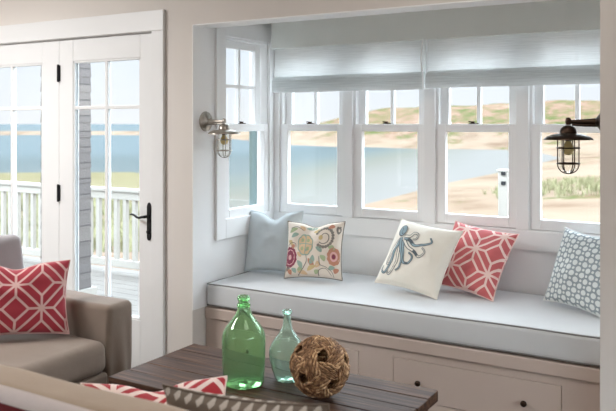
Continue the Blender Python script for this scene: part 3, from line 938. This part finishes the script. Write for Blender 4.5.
# ------------------------------------------------------------------ bottles
def bottle(name, loc, outer, wall, mat, label, cat):
    root = empty(name, loc); tag(root, label, cat)
    zs = [z for r, z in outer]
    inner = [(max(.0001, r - wall), z + (wall * 1.6 if i < 3 else 0)) for i, (r, z) in enumerate(outer)]
    inner[0] = (.0001, outer[0][1] + wall * 3.5)
    prof = list(outer) + [(outer[-1][0] - wall, outer[-1][1])] + inner[:-1][::-1]
    m = MB().lathe(prof, 56); return m.build('bottle_body', mat, root, smooth=70), root
def smoothprof(pts, k=5): return [(max(.0001, r), z) for r, z in cat_rom(pts, k)]
g = smoothprof([(.0001, .010), (.05, .006), (.074, .002), (.081, .012), (.083, .04), (.086, .12), (.087, .19), (.084, .222), (.070, .252), (.050, .280), (.034, .306), (.026, .330), (.0225, .352), (.021, .375)], 5)
g = [(r * 1.03, z * .93) for r, z in g]
gb, groot = bottle('green_bottle', (-1.822, 2.525, .431), g, .004, M['green_glass'], 'large bright green glass demijohn standing on the coffee table', 'bottle')
MB().lathe([(.0225, .316), (.0275, .318), (.0285, .323), (.0275, .328), (.0225, .330)], 32).build('neck_ring', M['green_glass'], groot, smooth=60)
MB().lathe([(.0218, .343), (.026, .344), (.027, .351), (.026, .358), (.0205, .361), (.0165, .361), (.0165, .345), (.0212, .3415)], 32, closed=True).build('bottle_lip', M['green_glass'], groot, smooth=60)
g = smoothprof([(.0001, .012), (.03, .008), (.045, .002), (.054, .010), (.064, .035), (.077, .075), (.083, .110), (.079, .142), (.064, .170), (.042, .198), (.027, .220), (.020, .242), (.0165, .27), (.0155, .296)], 5)
g = [(r * .92, z * .96) for r, z in g]
pb, proot = bottle('pale_bottle', (-1.690, 2.650, .431), g, .0035, M['pale_glass'], 'round bodied pale aqua glass bottle behind the woven ball', 'bottle')
MB().lathe([(.0148, .276), (.0195, .278), (.0205, .285), (.0195, .292), (.015, .294), (.011, .294), (.011, .279), (.0142, .276)], 28, closed=True).build('bottle_lip', M['pale_glass'], proot, smooth=60)

# ------------------------------------------------------------------ woven ball: six interlaced bands
BR = .1185
ball = empty('woven_ball', (-1.478, 2.555, .431 + BR)); tag(ball, 'brown woven vine ball on the coffee table beside the bottles', 'ornament')
ball.rotation_euler = (.35, .2, .5)
ph = (1 + 5 ** .5) / 2
for bi, ax in enumerate([(0, 1, ph), (0, 1, -ph), (1, ph, 0), (1, -ph, 0), (ph, 0, 1), (ph, 0, -1)]):
    ax = Vector(ax).normalized(); e1 = ax.orthogonal().normalized()
    best = None
    m = MB(); ns = 6
    e2 = ax.cross(e1)
    # angle at which the band meets the first crossing band, so over/under alternates
    other = Vector((1, ph, 0)).normalized() if bi not in (2,) else Vector((0, 1, ph)).normalized()
    cr = ax.cross(other).normalized(); a00 = math.atan2(cr.dot(e2), cr.dot(e1))
    for s in range(ns):
        offa = (s - (ns - 1) / 2) * .0099
        for tw_ in (0, PI):
            pts = []
            for k in range(170):
                a = 2 * PI * k / 170
                wv = .0045 * math.cos(5 * (a - a00)) + .002 * noise.noise(Vector((a * 3, s * 3.1, bi * 7)))
                ta = a * 22 + tw_ + s * 1.3
                rr = BR - .008 + wv + .0024 * math.sin(ta)
                lat = offa + .0024 * math.cos(ta) + .0022 * noise.noise(Vector((a * 3, s * 5.1 + 9, bi * 3)))
                h = math.sqrt(max(0, rr * rr - lat * lat))
                pts.append((e1 * math.cos(a) + e2 * math.sin(a)) * h + ax * lat)
            m.tube(pts, .0034 + .0005 * ((s * 3 + bi) % 3 - 1), 5, True)
    m.build('woven_band', M['wicker'], ball, smooth=180)

# ------------------------------------------------------------------ armchair by the doors (faces +x)
AX1 = -2.70; AY0, AY1 = 1.75, 2.80
ch = empty('armchair', (-3.15, (AY0 + AY1) / 2, 0)); tag(ch, 'taupe slipcovered armchair in front of the glass doors', 'armchair')
o4 = Vector(ch.location); L4 = lambda x, y, z: (x - o4.x, y - o4.y, z)
def folds(mb, amp=.006):
    def fn(x, y, z):
        k = max(0, min(1, (.56 - z) / .3))
        return (x + amp * k * math.sin(y * 60 + z * 6) * (1 if x > AX1 - .1 else 0), y + amp * .6 * k * math.sin(x * 34 + z * 4), z)
    return mb.map(fn)
folds(MB().rbox(-3.62, AX1, AY0 + .17, AY1 - .17, .03, .30, .02, 16, wr=.006, ws=7)).map(L4).build('seat_base', M['taupe'], ch, smooth=180)
for y0, y1 in ((AY1 - .17, AY1), (AY0, AY0 + .17)):
    folds(MB().rbox(-3.62, AX1, y0, y1, .025, .615, .028, 18, bulge=(.004, .004, .006), wr=.007, ws=6), .008).map(L4).build('armrest', M['taupe'], ch, smooth=180)
MB().rbox(-3.72, -3.50, AY0 + .02, AY1 - .02, .03, .80, .05, 14, bulge=(.02, .0, .01), wr=.006).map(L4).build('backrest', M['taupe'], ch, smooth=180)
sc_ = MB().rbox(-3.50, AX1 + .012, AY0 + .178, AY1 - .178, .300, .455, .045, 18, bulge=(.006, .003, .016), wr=.008, ws=6).map(L4).build('seat_cushion', M['taupe'], ch, smooth=180)
bk = MB().rbox(-.09, .09, -.345, .345, -.22, .225, .045, 16, bulge=(.03, 0, .01), wr=.008)
Rb = Matrix.Rotation(-.14, 4, 'Y')
bk.map(lambda x, y, z: L4(*(Rb @ Vector((x, y, z)) + Vector((-3.375, AY0 + .535, .69))))).build('back_cushion', M['taupe_grey'], ch, smooth=180)
make_pillow('throw_pillow', 'dark red pillow with pale trellis lines propped on the taupe armchair', None, .50, .36, .14, M['crimson'], (-3.085, 2.40, .655), .99, -.33, .06, chop=.03, seed=21)

# ------------------------------------------------------------------ sofa in front of the camera (its back to us)
SX0, SX1 = -2.45, .15
sf = empty('sofa', ((SX0 + SX1) / 2, 1.65, 0)); tag(sf, 'beige slipcovered sofa seen from behind across the bottom corner', 'sofa')
o5 = Vector(sf.location); L5 = lambda x, y, z: (x - o5.x, y - o5.y, z)
SBZ = .858
MB().rbox(SX0, SX1, 1.165, 1.335, .04, SBZ, .05, 30, bulge=(0, .008, .006), wr=.008, ws=5).map(L5).build('backrest', M['sofa'], sf, smooth=180)
MB().rbox(SX0, SX1 - .16, 1.345, 2.06, .04, .265, .03, 16, wr=.005).map(L5).build('seat_base', M['sofa'], sf, smooth=180)
for x0, x1 in ((SX1 - .15, SX1),):
    MB().rbox(x0, x1, 1.345, 2.06, .04, .60, .03, 14, bulge=(0, 0, .006), wr=.006).map(L5).build('armrest', M['sofa'], sf, smooth=180)
mid = (SX0 + SX1) / 2
for x0, x1 in ((SX0, mid - .003), (mid + .003, SX1 - .16)):
    MB().rbox(x0, x1, 1.35, 2.075, .268, .412, .04, 16, bulge=(.003, .004, .014), wr=.006).map(L5).build('seat_cushion', M['sofa'], sf, smooth=180)
# throw blanket folded over the near edge of the back
tw = empty('throw_blanket', (-1.55, 1.17, SBZ)); tag(tw, 'dark red wool throw with pale hem draped over the sofa back', 'blanket')
o6 = Vector(tw.location)
def drape(prof, x0, x1, th, name, mat):
    vs = []; fs = []; nx = 30; n = len(prof)
    P = [Vector((0, y, z)) for y, z in prof]
    nor = []
    for i in range(n):
        a = P[max(0, i - 1)]; c = P[min(n - 1, i + 1)]; t = (c - a).normalized(); nor.append(Vector((0, t.z, -t.y)))
    for i in range(nx + 1):
        x = x0 + (x1 - x0) * i / nx
        w = .006 * noise.noise(Vector((x * 6, 1.3, 0))) + .004
        for off in (w, w + th):
            for k in range(n):
                p = P[k] + nor[k] * off; vs.append((x - o6.x, p.y - o6.y, p.z - o6.z))
    st = 2 * n; ring = list(range(n)) + list(range(2 * n - 1, n - 1, -1))
    for i in range(nx):
        for k in range(len(ring)):
            k2 = (k + 1) % len(ring); fs.append((i * st + ring[k], i * st + ring[k2], (i + 1) * st + ring[k2], (i + 1) * st + ring[k]))
    fs.append(tuple(ring[::-1])); fs.append(tuple(nx * st + r for r in ring))
    m = MB(); m.add(vs, fs); return m.build(name, mat, tw, smooth=50)
arc = lambda a0, a1, k=8: [(1.165 + .05 - .05 * math.sin(t), SBZ + .010 - .05 + .05 * math.cos(t)) for t in [a0 + (a1 - a0) * i / k for i in range(k + 1)]]
drape(arc(.62, 1.22), SX0 + .4, -1.12, .010, 'hem', M['throw_hem'])['label'] = 'pale knitted hem'
drape(arc(1.22, PI / 2) + [(1.158, SBZ - .10), (1.155, SBZ - .25), (1.153, SBZ - .42)], SX0 + .4, -1.12, .009, 'blanket_body', M['throw'])
make_pillow('throw_pillow', 'red pillow with white trellis lines lying behind the sofa back', None, .46, .38, .13, M['crimson2'], (-1.577, 1.715, .552), .69, -.86, 0, chop=.03, seed=31)
make_pillow('throw_pillow', 'brown woven pillow with cream diamonds leaning against the sofa back', None, .50, .41, .15, M['diamond'], (-1.085, 1.545, .630), .02, .16, -.085, chop=0, seed=37)

# ------------------------------------------------------------------ outdoors
WATER = [(-62.8, 49.4), (-54.8, 57.8), (-45, 50), (-30, 36), (-20, 30), (-21.3, 42.2), (-22.1, 52.8), (-22.6, 60.4), (-23, 76.9), (-24.9, 112.5), (-31, 127),
         (-40.6, 141.5), (-52.6, 140.8), (-57.7, 137.8), (-72.4, 143.6), (-77, 141), (-93.7, 148), (-150, 200), (-231, 243.6), (-276, 216.8), (-330, 120), (-260, 10), (-120, 8), (-85, 30)]
def inpoly(x, y, P):
    c = False; j = len(P) - 1
    for i in range(len(P)):
        (xi, yi), (xj, yj) = P[i], P[j]
        if (yi > y) != (yj > y) and x < (xj - xi) * (y - yi) / (yj - yi) + xi: c = not c
        j = i
    return c
def dist(x, y, P):
    best = 1e9
    for i in range(len(P)):
        ax, ay = P[i - 1]; bx, by = P[i]; dx, dy = bx - ax, by - ay
        t = max(0, min(1, ((x - ax) * dx + (y - ay) * dy) / (dx * dx + dy * dy)))
        best = min(best, math.hypot(x - ax - t * dx, y - ay - t * dy))
    return best
sm = lambda a, b_, x: (lambda t: t * t * (3 - 2 * t))(max(0, min(1, (x - a) / (b_ - a))))
def ground_z(x, y):
    d = dist(x, y, WATER)
    if inpoly(x, y, WATER): return -3.5 - min(.8, d * .12)
    nz = noise.noise(Vector((x * .05, y * .05, 0))); n2 = noise.noise(Vector((x * .16, y * .16, 5)))
    far = sm(95, 125, y + max(0, (x + 20)) * .0)
    near_z = -3.5 + min(2.35, .075 * d) + (.35 * nz + .12 * n2) * sm(4, 25, d)
    hill = 1.5 + 7.5 * sm(-170, -95, x)
    far_z = -3.5 + min(1.1, .05 * d) + hill * sm(4, 52, d) * (1 + .30 * nz) + .5 * n2 * sm(10, 40, d)
    if x < -165 and y > 100:      # low bar across the mouth of the bay
        far_z = -3.5 + 1.5 * sm(0, 12, d) * (1 - sm(26, 44, d)) - 1.0 * sm(30, 50, d)
    z = near_z * (1 - far) + far_z * far
    hd = math.hypot(max(0, abs(x + 3) - 8), max(0, y - 6))
    return z * sm(0, 14, hd) + (-1.05) * (1 - sm(0, 14, hd))
xs = sorted(set([-420 + 20 * i for i in range(16)] + [-110 + 2.5 * i for i in range(69)] + [65 + 15 * i for i in range(12)]))
ys = sorted(set([3.5 + 2.4 * i for i in range(72)] + [180 + 12 * i for i in range(22)]))
b = MB(); vs = [(x, y, ground_z(x, y)) for y in ys for x in xs]; W = len(xs)
b.add(vs, [(j * W + i, j * W + i + 1, (j + 1) * W + i + 1, (j + 1) * W + i) for j in range(len(ys) - 1) for i in range(W - 1)])
struct('ground', b, M['sand'], 'pale beach and dunes outside the windows', 'beach', smooth=180)
b = MB(); R_ = 6000
b.add([(R_ * math.cos(2 * PI * k / 64), R_ * math.sin(2 * PI * k / 64), -3.5) for k in range(64)], [tuple(range(64))])
struct('sea', b, M['water'], 'calm blue green bay water', 'water')

# deck
dk = MB(); nbd = 18
for i in range(nbd): dk.box(-12, -3.02, 3.47 + i * .147, 3.47 + i * .147 + .141, -.135, -.11)
dk.box(-12, -3.02, 3.47, 6.1, -.4, -.137)
struct('deck', dk, M['deck'], 'pale boarded deck outside the glass doors', 'deck')
rl = empty('deck_railing', (-7.5, 5.95, -.11)); tag(rl, 'white picket railing along the outer edge of the deck', 'railing')
o7 = Vector(rl.location); L7 = lambda x, y, z: (x - o7.x, y - o7.y, z - o7.z)
RX_0, RX_1 = -11.0, -4.95
MB().box(RX_0, RX_1, 5.895, 6.005, .765, .80).map(L7).build('top_rail', M['rail'], rl, bevel=.004)
MB().box(RX_0, RX_1, 5.92, 5.98, .68, .765).map(L7).build('sub_rail', M['rail'], rl, bevel=.004)
MB().box(RX_0, RX_1, 5.92, 5.98, -.05, .03).map(L7).build('bottom_rail', M['rail'], rl, bevel=.004)
x = RX_1 - .09
while x > RX_0:
    MB().box(x - .024, x + .024, 5.928, 5.972, .03, .68).map(L7).build('picket', M['rail'], rl)
    x -= .135
for x in (RX_1 - .02, -7.1, -9.2):
    p = MB().box(x - .05, x + .05, 5.90, 6.0, -.11, .86).map(L7).build('post', M['rail'], rl, bevel=.004)
# shingled porch post
pp = empty('porch_column', (-5.31, 4.66, -.11)); tag(pp, 'weathered grey shingled porch column outside the door with the handle', 'column')
b = MB(); z = 0; k = 0
while z < 2.55:
    w0 = .153; w1 = .148
    b.add([(-w0, -w0, z), (w0, -w0, z), (w0, w0, z), (-w0, w0, z), (-w1, -w1, z + .135), (w1, -w1, z + .135), (w1, w1, z + .135), (-w1, w1, z + .135)],
          [(0, 3, 2, 1), (4, 5, 6, 7), (0, 1, 5, 4), (1, 2, 6, 5), (2, 3, 7, 6), (3, 0, 4, 7)]); z += .135
b.build('column_shaft', M['shingle'], pp)
MB().box(-.19, .19, -.19, .19, 0, .14).build('column_base', M['rail'], pp, bevel=.004)
# white post with hinges beyond the alcove
wp = empty('garden_post', (-2.055, 7.0, -1.08)); tag(wp, 'white wooden post with two dark hinges standing in the sand', 'post')
MB().box(-.045, .045, -.045, .045, 0, 2.13).build('post_shaft', M['rail'], wp, bevel=.004)
MB().box(-.055, .055, -.055, .055, 2.13, 2.15).build('post_cap', M['rail'], wp, bevel=.003)
for z in (2.12, 2.03): MB().box(-.012, .028, -.058, -.045, z - .022 - .0, z + .012).build('hinge', M['iron'], wp)['label'] = 'dark hinge'
# dune grass: many blades, one mass each
def grass(cx_, cy_, rx, ry, n, h, label, seed):
    rg = random.Random(seed); m = MB()
    for i in range(n):
        a = rg.uniform(0, 2 * PI); r = math.sqrt(rg.random())
        x, y = cx_ + rx * r * math.cos(a), cy_ + ry * r * math.sin(a)
        if inpoly(x, y, WATER): continue
        z = ground_z(x, y) - .05
        for q_ in range(7):
            an = rg.uniform(0, 2 * PI); hh = h * rg.uniform(.5, 1.1); ln = hh * rg.uniform(.2, .6); wd = .03 * h / .6
            dx, dy = math.cos(an), math.sin(an)
            b0 = (x + rg.uniform(-.15, .15), y + rg.uniform(-.15, .15))
            m.add([(b0[0] - dy * wd, b0[1] + dx * wd, z), (b0[0] + dy * wd, b0[1] - dx * wd, z),
                   (b0[0] + dx * ln * .4 + dy * wd * .7, b0[1] + dy * ln * .4 - dx * wd * .7, z + hh * .65), (b0[0] + dx * ln * .4 - dy * wd * .7, b0[1] + dy * ln * .4 + dx * wd * .7, z + hh * .65),
                   (b0[0] + dx * ln, b0[1] + dy * ln, z + hh)], [(0, 1, 2, 3), (3, 2, 4)])
    o_ = m.build('dune_grass', M['grass'], smooth=180)
    tag(o_, label, 'grass', kind='stuff')
grass(-10.5, 50.0, 5.0, 8, 320, .55, 'dune grass growing in the sand behind the dark caged lamp', 3)
grass(-26, 22, 16, 9, 1300, .75, 'dune grass growing beyond the white deck railing', 4)

# ------------------------------------------------------------------ light
w = bpy.data.worlds.new('sky'); scene.world = w; w.use_nodes = True
nt = w.node_tree; nt.nodes.clear()
wo = nt.nodes.new('ShaderNodeOutputWorld'); bg = nt.nodes.new('ShaderNodeBackground')
tc = nt.nodes.new('ShaderNodeTexCoord'); sp = nt.nodes.new('ShaderNodeSeparateXYZ')
rp = nt.nodes.new('ShaderNodeValToRGB')
nt.links.new(tc.outputs['Generated'], sp.inputs[0]); nt.links.new(sp.outputs[2], rp.inputs[0])
e = rp.color_ramp.elements
e[0].position = 0.0; e[0].color = (.66, .67, .69, 1)
e[1].position = 1.0; e[1].color = (1.5, 1.8, 2.3, 1)
for pos, c in ((.08, (.62, .66, .71, 1)), (.17, (.60, .66, .74, 1)), (.25, (6.4, 7.1, 7.6, 1)), (.50, (8.2, 9.1, 9.8, 1)), (.68, (4.6, 5.2, 5.7, 1))):
    k = rp.color_ramp.elements.new(pos); k.color = c
nt.links.new(rp.outputs[0], bg.inputs[0]); bg.inputs[1].default_value = 1.0
nt.links.new(bg.outputs[0], wo.inputs[0])

def light(name, typ, loc, rot, energy, color, **kw):
    l = bpy.data.lights.new(name, typ); l.energy = energy; l.color = color
    for k, v in kw.items(): setattr(l, k, v)
    o_ = bpy.data.objects.new(name, l); COL.objects.link(o_); o_.location = loc; o_.rotation_euler = rot
    return o_
light('sun', 'SUN', (0, 0, 20), (math.radians(48), 0, math.radians(-20)), 0.35, (1, .95, .88), angle=math.radians(3))
light('fill_light', 'AREA', (-4.3, 1.5, 2.58), (0, 0, 0), 67, (1, .99, .98), shape='DISK', size=.9)  # added fill for the door wall, no visible fixture
light('fill_light', 'AREA', (-.9, 2.2, 2.58), (0, 0, 0), 7.5, (1, .94, .88), shape='DISK', size=.9)  # weak fill added to lift the header and right pillar

# ------------------------------------------------------------------ camera
F, CX, HY = 754.0, 308.0, 123.5
th = math.atan2(760 - 308, F)
cam = bpy.data.cameras.new('camera'); co = bpy.data.objects.new('camera', cam); COL.objects.link(co)
cam.sensor_width = 36; cam.sensor_fit = 'HORIZONTAL'; cam.lens = 36 * F / 616
cam.shift_x = 0; cam.shift_y = -(411 / 2 - HY) / 616
co.location = (0, 0, 1.5); co.rotation_euler = (PI / 2, 0, th)
cam.clip_start = .05; cam.clip_end = 9000
cam.dof.use_dof = True; cam.dof.focus_distance = 4.0; cam.dof.aperture_fstop = 4.2
scene.camera = co
vs_ = scene.view_settings
scene.display_settings.display_device = 'sRGB'
vs_.view_transform = 'Standard'; vs_.look = 'None'; vs_.exposure = 0.58; vs_.gamma = 1.0; vs_.use_curve_mapping = False
cy = scene.cycles
cy.use_denoising = True
cy.max_bounces = 14; cy.diffuse_bounces = 6; cy.glossy_bounces = 5; cy.transmission_bounces = 12; cy.transparent_max_bounces = 24
cy.sample_clamp_indirect = 6.0
